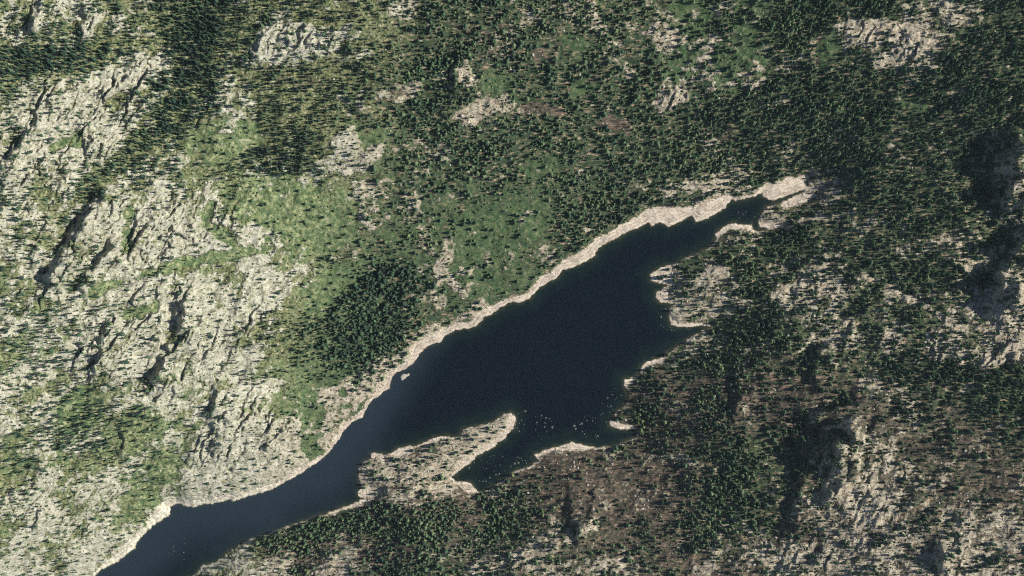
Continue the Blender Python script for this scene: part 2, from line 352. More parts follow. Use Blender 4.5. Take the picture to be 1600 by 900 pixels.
# extra strokes and spots on the cover maps: (layer, radius, soft, change, points)
STROKES = [
 ('R', 120, 110, -.10, [(640,80),(760,200),(900,220)]), ('R', 60, 50, -.06, [(660,330),(700,430)]), ('G', 70, 60, .12, [(640,300),(720,420),(880,330)]),
 ('R', 34, 26, .28, [(520,650),(570,600),(640,545)]), ('T', 30, 24, .18, [(520,650),(570,600),(640,545)]), ('G', 30, 24, -.12, [(520,650),(570,600),(620,560)]),
 ('R', 90, 80, -.10, [(60,820),(200,760)]), ('G', 90, 80, .16, [(60,820),(200,760),(120,500)]), ('R', 12, 10, .35, [(700,380),(690,430),(730,460)]), ('R', 12, 10, .3, [(790,395),(800,420)]),
 ('R', 60, 50, -.22, [(1040,640),(1180,620),(1280,600)]), ('R', 50, 40, -.2, [(900,790),(1000,840)]), ('B', 60, 50, .2, [(1040,650),(1180,620),(1300,640)]), ('T', 40, 36, -.15, [(1200,240),(1330,330),(1420,260)]),
 ('G', 26, 14, .5, [(1085,30),(1080,60)]), ('R', 26, 14, -.35, [(1085,30),(1080,60)]), ('T', 24, 14, -.3, [(1085,30),(1080,60)]), ('T', 60, 50, -.12, [(1080,560),(1130,700),(1120,800)]),
 ('T', 10, 6, -1.0, [(1280,290),(1322,285)]), ('T', 8, 5, -.6, [(1265,315),(1290,305)]), ('R', 4, 3, .6, [(1250,345),(1285,338)]), ('R', 4, 3, .6, [(1300,335),(1330,330)]),
 ('T', 26, 14, .5, [(560,450),(600,500),(540,530),(470,530)]), ('G', 28, 14, .5, [(1075,30),(1085,75),(1060,100),(1120,110)]), ('T', 24, 14, -.4, [(1075,30),(1085,75),(1060,100),(1120,110)]),
 ('G', 16, 10, .5, [(1180,15),(1165,60),(1185,100)]), ('T', 14, 10, -.4, [(1180,15),(1165,60),(1185,100)]), ('R', 50, 40, -.15, [(1420,640),(1500,700),(1560,740)]),
 ('G', 14, 10, .4, [(830,265),(860,255)]), ('T', 14, 10, -.4, [(830,265),(860,255)]), ('G', 12, 8, .5, [(1425,160),(1440,170)]), ('T', 12, 8, -.4, [(1425,160),(1440,170)]),
 ('T', 26, 14, .25, [(590,735),(660,725),(700,705)]), ('B', 26, 14, .35, [(610,745),(680,730)]), ('R', 16, 12, -.2, [(620,730),(690,715)]),
 ('G', 60, 50, .22, [(1430,770),(1530,830),(1340,700)]), ('B', 40, 30, .2, [(1380,830),(1450,880),(1280,840)]),
 ('T', 34, 26, .22, [(600,560),(640,520),(560,590)]), ('R', 30, 24, .22, [(600,570),(560,600),(640,530)]), ('G', 60, 50, .28, [(250,640),(265,710),(210,800)]), ('R', 60, 50, -.15, [(250,640),(265,710),(210,800)]), ('G', 50, 40, .25, [(420,620),(480,590),(560,600)]), ('R', 40, 30, -.18, [(430,600),(500,600)]),
 ('G', 30, 26, .3, [(30,500),(60,560)]), ('G', 40, 30, .25, [(120,640),(40,700)]), ('B', 14, 10, .35, [(700,30),(760,60),(800,40)]), ('B', 12, 9, .35, [(880,20),(860,90)]),
 ('B', 12, 8, .3, [(760,90),(790,80)]), ('B', 14, 10, .3, [(420,110),(480,130)]), ('B', 16, 10, .25, [(960,90),(930,110)]), ('B', 30, 20, .25, [(640,760),(740,790),(700,850)]),
 ('G', 12, 8, .6, [(1175,640),(1180,690)]), ('T', 9, 6, -.5, [(1175,680),(1180,695)]), ('G', 7, 4, .7, [(1090,776)]*2), ('G', 40, 30, .22, [(1440,470),(1500,530),(1380,540)]),
 ('R', 20, 14, .45, [(1335,50),(1345,45),(1400,60),(1440,68)]), ('R', 12, 8, .3, [(1380,95),(1430,80)]),
 ('T', 22, 10, -.6, [(1335,45),(1400,62),(1440,68)]), ('T', 18, 8, -.6, [(1390,90),(1430,78)]),
 ('G', 16, 5, .9, [(1298,66),(1296,84)]), ('T', 17, 5, -.95, [(1298,66),(1296,86)]), ('R', 17, 5, -.5, [(1298,66),(1296,84)]),
 ('R', 22, 12, .5, [(415,80),(470,55)]), ('T', 22, 12, -.4, [(415,80),(470,55)]), ('R', 14, 10, .3, [(500,70),(545,48)]),
 ('G', 9, 5, .9, [(895,142),(925,135)]), ('T', 10, 5, -.8, [(895,142),(925,135)]),
 ('G', 10, 5, .9, [(880,62),(915,72)]), ('T', 10, 5, -.8, [(880,62),(915,72)]),
 ('G', 20, 8, .8, [(1075,30),(1090,60)]), ('T', 20, 8, -.8, [(1075,30),(1090,60)]),
 ('G', 10, 6, .8, [(1165,85),(1185,110)]), ('T', 12, 6, -.8, [(1165,85),(1185,110)]), ('G', 12, 6, .8, [(1160,20),(1175,40)]),
 ('G', 12, 6, .8, [(580,222),(600,212)]), ('T', 12, 6, -.8, [(580,222),(600,212)]), ('G', 12, 8, .6, [(540,203),(560,203)]),
 ('G', 30, 10, .7, [(325,222),(370,215)]), ('T', 32, 10, -.7, [(325,222),(380,212)]), ('R', 30, 10, -.5, [(325,222),(370,215)]),
 ('G', 50, 24, .55, [(420,320),(500,345)]), ('T', 50, 20, -.6, [(420,320),(495,345)]), ('R', 40, 20, -.5, [(430,320),(500,345)]),
 ('G', 22, 8, .9, [(490,470),(530,435),(560,425)]), ('T', 22, 8, -.9, [(490,470),(530,435),(555,425)]), ('R', 20, 8, -.8, [(490,470),(550,425)]),
 ('G', 12, 8, .7, [(555,485),(580,480)]), ('T', 12, 8, -.4, [(550,492),(585,482)]),
 ('T', 30, 16, .5, [(590,430),(610,480),(560,540),(500,530)]), ('R', 60, 20, -.6, [(590,440),(600,490),(560,540),(500,520)]),
 ('G', 7, 5, .8, [(150,455),(215,428),(290,412),(350,398),(420,390)]), ('R', 8, 6, -.8, [(150,455),(215,428),(290,412),(350,398),(420,390)]),
 ('G', 8, 5, .8, [(330,320),(325,352),(360,375),(395,385)]), ('R', 9, 5, -.8, [(330,320),(325,352),(360,375)]),
 ('G', 8, 6, .6, [(205,330),(195,390)]), ('R', 8, 6, -.6, [(205,330),(195,390)]), ('G', 8, 5, .7, [(85,230),(125,215)]), ('R', 8, 5, -.8, [(85,230),(125,215)]),
 ('G', 8, 5, .7, [(205,490),(240,483)]), ('R', 9, 5, -.8, [(205,490),(240,483)]), ('G', 9, 6, .5, [(130,610),(100,640),(60,655)]), ('R', 9, 6, -.8, [(130,610),(100,640)]),
 ('G', 8, 5, .7, [(10,735),(50,725)]), ('R', 8, 5, -.7, [(10,735),(50,725)]),
 ('T', 9, 6, .4, [(90,690),(160,690),(150,640)]),
 ('T', 38, 34, -.45, [(730,370),(790,345),(835,345),(790,410)]), ('R', 40, 30, -.25, [(740,370),(810,340)]), ('G', 40, 36, .25, [(740,370),(820,340)]),
 ('T', 36, 24, -.4, [(640,560),(600,590),(560,620),(500,650)]), ('G', 36, 24, .25, [(590,590),(560,620),(490,680)]), ('T', 26, 18, -.3, [(690,500),(660,530)]), ('R', 20, 16, .25, [(740,480),(680,500)]),
 ('R', 26, 18, .2, [(560,600),(600,585)]), ('T', 26, 14, .45, [(265,20),(300,60),(290,120),(270,190),(330,140)]), ('R', 24, 14, -.5, [(265,30),(300,60),(290,120),(265,190)]),
 ('T', 20, 14, .5, [(20,95),(80,75),(150,70)]), ('T', 20, 14, .4, [(230,210),(180,260),(130,300)]), ('R', 20, 14, -.4, [(230,210),(180,260),(130,300)]),
 ('R', 14, 8, .4, [(150,150),(200,120),(255,95)]), ('T', 16, 8, -.4, [(150,150),(200,120),(255,95)]), ('R', 8, 6, .5, [(25,65),(50,40),(62,10)]), ('T', 9, 6, -.5, [(25,65),(50,40),(62,10)]),
 ('R', 9, 6, .5, [(135,50),(150,30)]), ('T', 9, 6, -.5, [(135,50),(150,30)]), ('R', 8, 6, .5, [(90,10),(110,0)]), ('T', 24, 14, .35, [(350,270),(420,265),(470,250),(480,225)]),
 ('R', 14, 10, .5, [(730,185),(745,175),(790,160)]), ('T', 14, 8, -.6, [(730,185),(760,165)]), ('G', 14, 8, .7, [(765,125),(785,130),(790,150)]), ('T', 15, 8, -.7, [(765,125),(785,140)]),
 ('R', 12, 8, .5, [(725,110),(735,125)]), ('R', 12, 8, .4, [(600,150),(640,140)]), ('B', 14, 8, .4, [(600,150),(640,140)]), ('T', 12, 8, -.5, [(600,150),(640,140)]),
 ('R', 12, 8, .5, [(525,220),(545,215)]), ('R', 10, 8, .4, [(545,265),(590,240)]), ('T', 10, 8, -.5, [(525,220),(550,215)]),
 ('R', 9, 6, .4, [(1045,72),(1065,55)]), ('R', 9, 6, .4, [(1085,72),(1125,55)]), ('R', 10, 6, .4, [(1035,160),(1070,148)]), ('T', 9, 6, -.5, [(1035,165),(1080,145)]),
 ('R', 7, 5, .5, [(925,8),(930,30)]), ('R', 7, 5, .5, [(1160,138),(1185,125)]), ('B', 8, 5, .8, [(950,190),(978,200)]), ('T', 8, 5, -.7, [(950,190),(978,200)]),
 ('B', 6, 4, .7, [(1115,219),(1140,213)]), ('T', 6, 4, -.6, [(1115,219),(1140,213)]),
 ('B', 6, 4, .7, [(838,85),(842,100)]), ('T', 6, 4, -.6, [(838,85),(842,100)]), ('B', 7, 4, .6, [(820,172),(870,172)]), ('T', 7, 4, -.4, [(820,172),(870,172)]),
 ('R', 9, 6, .4, [(1080,290),(1120,290)]), ('T', 9, 6, -.3, [(1080,290),(1120,290)]),
 ('R', 16, 8, .5, [(1425,20),(1440,25)]), ('R', 16, 8, .5, [(1475,15),(1490,25)]),
 ('R', 10, 6, .5, [(1215,458),(1255,445)]), ('T', 10, 6, -.5, [(1215,458),(1255,445)]), ('R', 10, 6, .5, [(1275,435),(1290,430)]),
 ('R', 12, 6, .5, [(1100,440),(1125,425)]), ('T', 11, 6, -.5, [(1100,440),(1125,425)]), ('R', 9, 6, .5, [(1118,485),(1125,465)]), ('T', 9, 6, -.5, [(1118,485),(1125,465)]),
 ('R', 3, 3, .7, [(1345,430),(1385,443),(1410,463),(1460,487),(1500,518),(1535,522)]), ('T', 4, 3, -.6, [(1345,430),(1385,443),(1410,463),(1460,487),(1500,518),(1535,522)]),
 ('R', 10, 6, .6, [(1545,565),(1570,555),(1600,545)]), ('T', 10, 6, -.6, [(1540,568),(1570,555),(1600,545)]),
 ('R', 9, 6, .6, [(1460,535),(1468,555)]), ('R', 12, 8, .6, [(1550,480),(1560,500)]), ('T', 12, 8, -.6, [(1550,470),(1560,500)]),
 ('R', 3, 3, .7, [(1540,412),(1562,428),(1570,440)]),
 ('T', 18, 8, .5, [(1390,590),(1480,578),(1560,585),(1600,590)]), ('R', 14, 8, -.4, [(1390,590),(1480,578),(1560,585),(1600,590)]),
 ('T', 26, 12, .35, [(1110,640),(1160,730),(1130,790),(1090,830)]), ('R', 26, 12, -.3, [(1130,690),(1160,730),(1130,790)]),
 ('R', 24, 14, .4, [(1340,770),(1350,800),(1380,790)]), ('R', 22, 14, .4, [(1490,860),(1500,840)]), ('R', 25, 14, .3, [(1220,890),(1280,880)]),
 ('R', 30, 14, .5, [(320,745),(400,740),(460,720)]), ('T', 30, 12, -.35, [(320,745),(400,740),(460,720)]), ('G', 30, 12, -.3, [(320,745),(400,740),(440,725)]),
 ('G', 22, 12, .4, [(480,700),(490,640)]), ('R', 18, 12, -.35, [(480,700),(490,650)]),
 ('R', 28, 10, .35, [(590,740),(660,705),(720,695),(780,660)]), ('T', 28, 10, -.15, [(590,740),(660,705),(720,695),(780,660)]),
 ('T', 22, 8, .4, [(420,850),(480,830),(560,810),(640,815),(700,800)]), ('R', 22, 8, -.4, [(420,850),(480,830),(560,810),(640,815),(700,800)]),
 ('B', 20, 10, .3, [(430,880),(560,860),(640,870)]), ('B', 24, 12, .3, [(860,725),(900,715)]),
 ('R', 8, 6, .5, [(740,888),(800,870),(860,855),(930,820)]),
]
RASTER = {}
for nm, arr, q in (('T', TD, 0), ('R', RD, 0), ('G', GD, 0), ('B', BD, 0)):
    RASTER[nm] = bilerp(arr, (RU - 25) / 50.0, (RV - 25) / 50.0) * 0.6 + bilerp(arr, (RU - 25) / 50.0, (RV - 25) / 50.0, True) * 0.4
for lay, rad, soft, chg, pts in STROKES:
    P = np.array(pts); mm = rad + soft + 4
    i0 = int((P[:, 0].min() - mm - U0) / RS); i1 = int((P[:, 0].max() + mm - U0) / RS) + 1
    j0 = int((P[:, 1].min() - mm - V0) / RS); j1 = int((P[:, 1].max() + mm - V0) / RS) + 1
    i0, j0 = max(i0, 0), max(j0, 0)
    sx, sy = RU[j0:j1, i0:i1], RV[j0:j1, i0:i1]
    d = line_dist(pts, sx, sy) + (4 + .35 * rad) * perlin(sx / 17, sy / 17, 55) + (2 + .3 * rad) * perlin(sx / 41, sy / 30, 56)
    RASTER[lay][j0:j1, i0:i1] += chg * (1 - sstep(rad - soft * .5, rad + soft * .5, d))
for k in RASTER:
    RASTER[k] = np.clip(RASTER[k], 0, 1.15)

def cover(nm, u, v):
    return bilerp(RASTER[nm], (u - U0) / RS, (v - V0) / RS)

# cliffs that face away from the sun: (drop, run west of the edge, length of the back slope, edge points)
SCARPS = [
 (60, 42, 45, [(1592,222),(1586,262),(1594,312)]), (44, 28, 40, [(1604,370),(1592,405),(1580,440),(1584,480)]),
 (24, 14, 30, [(1568,430),(1562,475)]), (18, 12, 24, [(1545,425),(1552,480)]),
 (50, 50, 55, [(1326,662),(1318,690),(1306,722)]), (24, 18, 40, [(1308,735),(1298,775)]), (20, 16, 30, [(1258,748),(1246,790),(1240,820)]),
 (24, 20, 40, [(1340,630),(1300,640),(1270,652)]), (20, 14, 30, [(1290,545),(1272,580)]), (14, 10, 24, [(1158,592),(1152,640)]),
 (32, 13, 30, [(290,475),(284,515),(266,555),(240,595)]),
 (32, 14, 30, [(160,312),(130,350),(100,398),(78,432)]), (24, 12, 26, [(176,390),(150,418),(130,448)]), (16, 9, 24, [(240,350),(218,372)]),
 (20, 9, 24, [(356,655),(346,675),(334,700)]), (15, 8, 22, [(338,618),(335,640)]), (18, 9, 24, [(170,522),(156,560),(150,590)]),
 (18, 9, 24, [(58,14),(50,38)]), (20, 10, 24, [(134,28),(130,55)]), (26, 12, 28, [(62,190),(30,232),(0,262)]),
 (16, 12, 26, [(720,95),(712,130)]), (16, 12, 26, [(905,830),(892,800)]), (14, 10, 26, [(930,780),(905,815)]),
 (22, 16, 34, [(1475,860),(1468,885)]), (14, 9, 24, [(1245,690),(1262,700)]), (14, 9, 24, [(197,685),(192,705)]),
]
HADD = np.zeros(RU.shape, dtype=np.float32)
for drop, run, back, pts in SCARPS:
    P = np.array(pts, dtype=np.float32)
    mm = run + back * 3
    i0 = max(int((P[:, 0].min() - mm - U0) / RS), 0); i1 = int((P[:, 0].max() + mm - U0) / RS) + 1
    j0 = max(int((P[:, 1].min() - 70 - V0) / RS), 0); j1 = int((P[:, 1].max() + 70 - V0) / RS) + 1
    sx, sy = RU[j0:j1, i0:i1], RV[j0:j1, i0:i1]
    o = np.argsort(P[:, 1])
    ex = np.interp(sy, P[o, 1], P[o, 0]) + 5 * perlin(sy / 11, sx * 0 + drop, 61) + 8 * perlin(sx / 15, sy / 15, 62)
    s = sx - ex                                   # east of the edge is positive
    prof = np.where(s > 0, np.exp(-(s / back) ** 2), sstep(-run, 0, s))
    dip = -0.35 * np.exp(-((s + run * 1.3) / (run * 0.9)) ** 2)
    dv = np.maximum(np.maximum(P[:, 1].min() - sy, sy - P[:, 1].max()), 0)
    HADD[j0:j1, i0:i1] += drop * 0.66 * (0.75 + 0.6 * perlin(sx / 24, sy / 24, 63)) * (prof + dip) * np.exp(-(dv / 17.0) ** 2)

CRAG = np.zeros(RU.shape, dtype=np.float32)
for amt, rad, soft, pts in CRAGS:
    d_ = line_dist(pts, RU, RV)
    CRAG = np.maximum(CRAG, amt * (1 - sstep(rad - soft, rad + soft * .6, d_)))

def ledges(p, seed, lam, warp):
    """saw-tooth steps: a short face to the west, a long slab to the east"""
    q = p / lam + warp
    f = q - np.floor(q)
    return np.where(f < 0.2, sstep(0, 0.2, f), 1 - (f - 0.2) / 0.8)

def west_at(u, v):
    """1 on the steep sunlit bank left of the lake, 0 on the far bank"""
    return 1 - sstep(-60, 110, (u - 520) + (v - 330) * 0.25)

def height_at(u, v):
    d = lake_at(u, v)
    wob = 1.6 * perlin(u / 7, v / 7, 31) + 0.8 * perlin(u / 3, v / 3, 32)
    d = d + wob
    base = bilerp(EL, (u + 100) / 100.0, (v + 100) / 100.0, True)
    add = bilerp(HADD, (u - U0) / RS, (v - V0) / RS)
    rock = np.clip(cover('R', u, v), 0, 1)
    west = west_at(u, v)
    A = math.radians(-57)                                  # joints in the rock run from lower left to upper right
    rug = (3.8 + 7.2 * west) * fbm(u, v, 110, 3, 1) + 4.2 * fbm(u, v, 30, 3, 5, 0.55)
    rn = ridged(u, v, 34, 4, 11, A, 2.8)
    rn2 = ridged(u, v, 26, 4, 21, math.radians(-35), 2.0)
    rug = rug + (6.5 * rn * west + 4.2 * rn2 * (1 - west)) * (0.30 + 0.9 * rock)
    fine = fbm(u, v, 9, 3, 41, 0.6, A, 1.6)
    rug = rug + fine * (0.8 + 2.0 * rock)
    crag = bilerp(CRAG, (u - U0) / RS, (v - V0) / RS)
    ca, sa = math.cos(math.radians(-57)), math.sin(math.radians(-57))
    al, ac = u * ca + v * sa, -u * sa + v * ca
    w1 = 0.9 * perlin(al / 70, ac / 34, 71) + 0.45 * perlin(al / 22, ac / 14, 72) + 0.15 * perlin(al / 7, ac / 6, 78)
    w2 = 0.8 * perlin(al / 34, ac / 16, 73) + 0.4 * perlin(al / 11, ac / 8, 74)
    amp = np.clip(0.55 + 1.1 * perlin(al / 60, ac / 30, 75), 0.05, 1.4)
    amp2 = np.clip(0.6 + 1.1 * perlin(al / 30, ac / 16, 76), 0.05, 1.4)
    rug = rug + (0.12 + crag) * (0.35 + 0.65 * rock) * (13.0 * amp * ledges(ac, 1, 31.0, w1) + 5.5 * amp2 * ledges(ac, 2, 12.5, w2)) * (0.45 + 0.55 * west)
    ledge = perlin(u / 60 + 0.03 * v, v / 60, 77) * 3
    near = sstep(0, 70, d)
    bd = beach_at(u, v)
    calm = 1 - 0.60 * (1 - sstep(-3, 4, bd)) * (1 - sstep(20, 40, d))
    h = base * sstep(-8, 130, d) ** 0.8 * 0.94 + (rug * (0.10 + 0.90 * near) + add * near) * calm + ledge * near
    onb = (1 - sstep(-3, 4, bd)) * (1 - sstep(40, 60, d)) * (1 - west)
    bank = 0.30 * np.clip(d, 0, 30) * (0.5 + 1.3 * west) * (1 - 0.65 * onb) + 0.25
    h = np.where(d > 0, bank + np.maximum(h * (1 - 0.75 * onb), -bank * 0.6), np.maximum(d * 0.35, -22.0) - 0.3)
    far = np.maximum(np.maximum(-200 - u, u - 1800), np.maximum(-200 - v, v - 1100))
    farn = np.clip(far / 900.0, 0, 1)
    h = h + farn * 180 * (0.4 + fbm(u, v, 900, 2, 90))
    return h, d

def world_xy(u, v, h):
    """survey position (as seen from the survey plane) to ground position at height h"""
    k = (CAM_H - h) / CAM_H
    return (u - 800.0) * k, (450.0 - v) * k

# ------------------------------------------------------------------ terrain sheet
STEP = 1.3
def axis(a, b):
    core = np.arange(a, b + STEP * .5, STEP)
    steps = []; s = STEP; p = 0
    while p < 9000:
        s *= 1.075; p += s; steps.append(p)
    steps = np.array(steps)
    return np.concatenate([(core[0] - steps)[::-1], core, core[-1] + steps]).astype(np.float32)
gu = axis(-50, 1650); gv = axis(-50, 950)
GU, GV = np.meshgrid(gu, gv)
shape = GU.shape
u, v = GU.ravel(), GV.ravel()
h, dlake = height_at(u, v)
X, Y = world_xy(u, v, h)
verts = np.stack([X, Y, h], 1).astype(np.float32)

def grid_faces(nr, nc, flip=True):
    i = np.arange(nr * nc).reshape(nr, nc)
    a, b, c, d = i[:-1, :-1], i[:-1, 1:], i[1:, 1:], i[1:, :-1]
    q = np.stack([a, d, c, b], -1) if flip else np.stack([a, b, c, d], -1)
    return q.reshape(-1, 4)

def make_mesh(name, verts, faces, smooth=True):
    """faces: (n,k) int array"""
    me = bpy.data.meshes.new(name)
    n, k = faces.shape
    me.vertices.add(len(verts)); me.vertices.foreach_set('co', np.ascontiguousarray(verts, dtype=np.float32).ravel())
    me.loops.add(n * k); me.loops.foreach_set('vertex_index', np.ascontiguousarray(faces, dtype=np.int32).ravel())
    me.polygons.add(n)
    me.polygons.foreach_set('loop_start', np.arange(0, n * k, k, dtype=np.int32))
    me.polygons.foreach_set('loop_total', np.full(n, k, dtype=np.int32))
    me.polygons.foreach_set('use_smooth', np.full(n, smooth, dtype=bool))
    me.update(calc_edges=True)
    return me

def tag(o, label=None, cat=None, group=None, kind=None):
    if label: o['label'] = label
    if cat: o['category'] = cat
    if group: o['group'] = group
    if kind: o['kind'] = kind
    return o

def link(name, me, mat=None, parent=None):
    o = bpy.data.objects.new(name, me)
    if mat is not None and len(me.materials) == 0: me.materials.append(mat)
    COL.objects.link(o)
    if parent is not None: o.parent = parent
    return o

def attr(me, name, kind, data):
    a = me.attributes.new(name, kind, 'POINT')
    key = 'color' if 'COLOR' in kind else 'value'
    a.data.foreach_set(key, np.ascontiguousarray(data, dtype=np.float32).ravel())

# land cover
west = west_at(u, v)
AJ = math.radians(-57)
n_mid = fbm(u, v, 42, 4, 101, 0.6, math.radians(-30), 1.5)
n_fin = fbm(u, v, 9, 3, 111, 0.65, math.radians(-50), 1.5)
n_gr = fbm(u, v, 22, 4, 121, 0.62, math.radians(-15), 1.4)
Rf, Gf, Bf, Tf = cover('R', u, v), cover('G', u, v), cover('B', u, v), cover('T', u, v)
HH = h.reshape(shape)
gy, gx = np.gradient(HH, gv, gu)
slope = np.sqrt(gx ** 2 + gy ** 2).ravel()
rock = sstep(-0.07, 0.12, Rf + 0.04 * (1 - west) - 0.50 + 0.35 * np.clip(perlin(u / 13, v / 8, 140), 0, 1) + 0.85 * n_mid + 0.36 * n_fin + 0.10 * west + 0.14 * sstep(0.9, 1.8, slope))
mead = sstep(-0.28, 0.32, Gf - 0.43 + 0.85 * n_gr + 0.60 * n_fin)
burn = sstep(-0.2, 0.25, Bf - 0.42 + 0.5 * n_gr)
bd = beach_at(u, v) + 2.4 * perlin(u / 24, v / 24, 134) + 2.4 * perlin(u / 8, v / 5, 131) + 1.8 * perlin(u / 3.6, v / 2.4, 132) + 1.2
lip = 1 - sstep(1.5, 4.0, dlake + 1.5 * n_fin)
beach = np.maximum(1 - sstep(-1.0, 1.0, bd), lip * 0.75 * (0.55 + 0.45 * np.sign(perlin(u / 21, v / 21, 133))))
beach = np.where(np.abs(dlake) < 60, beach, 0)
me = make_mesh('ground', verts, grid_faces(*shape))
attr(me, 'cover', 'FLOAT_COLOR', np.stack([rock, mead, burn, beach], 1))
attr(me, 'westbank', 'FLOAT', west)
attr(me, 'wet', 'FLOAT', 1 - sstep(0.2, 1.3, dlake + 0.8 * n_fin))
attr(me, 'shore', 'FLOAT', np.clip(dlake, -5, 60) + 1.5 * perlin(u / 30, v / 30, 135) + .8 * perlin(u / 9, v / 9, 136))
attr(me, 'forest', 'FLOAT', np.clip(Tf, 0, 1))

class NT:
    """small helper round a node tree"""
    def __init__(self, name):
        self.m = bpy.data.materials.new(name); self.m.use_nodes = True
        self.t = self.m.node_tree; self.b = self.t.nodes['Principled BSDF']
    def n(self, typ, **kw):
        nd = self.t.nodes.new(typ)
        for k, val in kw.items(): setattr(nd, k, val)
        return nd
    def l(self, a, b): self.t.links.new(a, b)
    def attr(self, name): return self.n('ShaderNodeAttribute', attribute_name=name)
    def noise(self, vec, scale, detail=3, rough=0.6):
        nd = self.n('ShaderNodeTexNoise'); nd.inputs['Scale'].default_value = scale
        nd.inputs['Detail'].default_value = detail; nd.inputs['Roughness'].default_value = rough
        if vec is not None: self.l(vec, nd.inputs['Vector'])
        return nd.outputs['Fac']
    def ramp(self, fac, stops):
        nd = self.n('ShaderNodeValToRGB'); cr = nd.color_ramp
        while len(cr.elements) < len(stops): cr.elements.new(0.5)
        for e, (p, c) in zip(cr.elements, stops):
            e.position = p; e.color = (c[0], c[1], c[2], 1) if hasattr(c, '__len__') else (c, c, c, 1)
        self.l(fac, nd.inputs['Fac']); return nd.outputs['Color']
    def mix(self, fac, a, b, mode='MIX'):
        nd = self.n('ShaderNodeMix', data_type='RGBA', blend_type=mode)
        for s, val in ((nd.inputs[0], fac), (nd.inputs[6], a), (nd.inputs[7], b)):
            if hasattr(val, 'is_output'): self.l(val, s)
            elif hasattr(val, '__len__'): s.default_value = (*val, 1)
            else: s.default_value = val
        return nd.outputs[2]
    def math(self, op, a, b=0.0):
        nd = self.n('ShaderNodeMath', operation=op)
        for s, val in ((nd.inputs[0], a), (nd.inputs[1], b)):
            if hasattr(val, 'is_output'): self.l(val, s)
            else: s.default_value = val
        return nd.outputs[0]
    def mapping(self, vec, rot=(0, 0, 0), scale=(1, 1, 1)):
        nd = self.n('ShaderNodeMapping'); nd.inputs['Rotation'].default_value = rot; nd.inputs['Scale'].default_value = scale
        self.l(vec, nd.inputs['Vector']); return nd.outputs['Vector']

g = NT('mountain_ground')
geo = g.n('ShaderNodeNewGeometry').outputs['Position']
cov = g.attr('cover'); sep = g.n('ShaderNodeSeparateColor'); g.l(cov.outputs['Color'], sep.inputs['Color'])
rockF, meadF, burnF = sep.outputs[0], sep.outputs[1], sep.outputs[2]
beachF = cov.outputs['Alpha']; westF = g.attr('westbank').outputs['Fac']; forF = g.attr('forest').outputs['Fac']
joint = g.mapping(geo, (0, 0, math.radians(-57)), (0.35, 1.0, 1.0))
nA = g.noise(geo, 0.09, 4, 0.65); nB = g.noise(geo, 0.30, 3, 0.65); nC = g.noise(joint, 0.22, 4, 0.7); nS = g.noise(g.mapping(geo, (0, 0, math.radians(3)), (0.42, 1.0, 1.0)), 0.26, 4, 0.65)
soil = g.ramp(nS, [(0.38, (0.024, 0.042, 0.022)), (0.50, (0.048, 0.070, 0.034)), (0.57, (0.12, 0.110, 0.065)), (0.65, (0.34, 0.25, 0.17))])
floorc = g.ramp(nS, [(0.40, (0.018, 0.036, 0.019)), (0.52, (0.036, 0.056, 0.028)), (0.58, (0.10, 0.090, 0.052)), (0.66, (0.32, 0.23, 0.16))])
c0 = g.mix(g.math('MULTIPLY', forF, 0.7), soil, floorc)
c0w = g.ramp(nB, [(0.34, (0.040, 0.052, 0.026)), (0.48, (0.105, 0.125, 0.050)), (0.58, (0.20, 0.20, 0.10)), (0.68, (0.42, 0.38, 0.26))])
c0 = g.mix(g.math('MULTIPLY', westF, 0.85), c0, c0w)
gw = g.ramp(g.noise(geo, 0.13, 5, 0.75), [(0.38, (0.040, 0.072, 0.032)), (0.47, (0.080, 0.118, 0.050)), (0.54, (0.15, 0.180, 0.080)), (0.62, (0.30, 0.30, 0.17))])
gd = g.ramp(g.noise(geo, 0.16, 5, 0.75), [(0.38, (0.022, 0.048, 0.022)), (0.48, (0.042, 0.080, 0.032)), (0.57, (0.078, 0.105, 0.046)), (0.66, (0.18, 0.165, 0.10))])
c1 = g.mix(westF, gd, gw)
specks = g.ramp(g.noise(geo, 0.55, 2, 0.5), [(0.60, 0.0), (0.68, 0.55)])
c1 = g.mix(specks, c1, (0.22, 0.23, 0.13))
col = g.mix(meadF, c0, c1)
bc = g.ramp(nS, [(0.34, (0.038, 0.033, 0.028)), (0.47, (0.072, 0.057, 0.044)), (0.58, (0.13, 0.095, 0.070)), (0.68, (0.29, 0.21, 0.15))])
col = g.mix(g.math('MULTIPLY', burnF, 0.85), col, bc)
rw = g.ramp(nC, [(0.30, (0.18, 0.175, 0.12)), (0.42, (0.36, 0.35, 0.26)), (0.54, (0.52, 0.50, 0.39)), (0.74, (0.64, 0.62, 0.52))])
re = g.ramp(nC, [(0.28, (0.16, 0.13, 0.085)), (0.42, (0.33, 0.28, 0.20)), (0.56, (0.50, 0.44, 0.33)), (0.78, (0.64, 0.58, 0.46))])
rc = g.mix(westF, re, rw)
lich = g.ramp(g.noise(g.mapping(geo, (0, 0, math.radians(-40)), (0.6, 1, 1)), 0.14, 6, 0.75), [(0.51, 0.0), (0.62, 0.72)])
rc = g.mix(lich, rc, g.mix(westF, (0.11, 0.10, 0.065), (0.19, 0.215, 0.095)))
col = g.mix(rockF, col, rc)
sand = g.ramp(nB, [(0.3, (0.40, 0.33, 0.25)), (0.55, (0.50, 0.43, 0.34)), (0.75, (0.58, 0.52, 0.43))])
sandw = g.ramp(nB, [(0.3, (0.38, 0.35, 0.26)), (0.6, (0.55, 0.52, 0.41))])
strand = g.n('ShaderNodeTexNoise', noise_dimensions='1D'); strand.inputs['Scale'].default_value = 0.55; strand.inputs['Detail'].default_value = 4
g.l(g.attr('shore').outputs['Fac'], strand.inputs['W'])
bands = g.ramp(strand.outputs['Fac'], [(0.36, 0.66), (0.5, 1.0), (0.62, 1.14)])
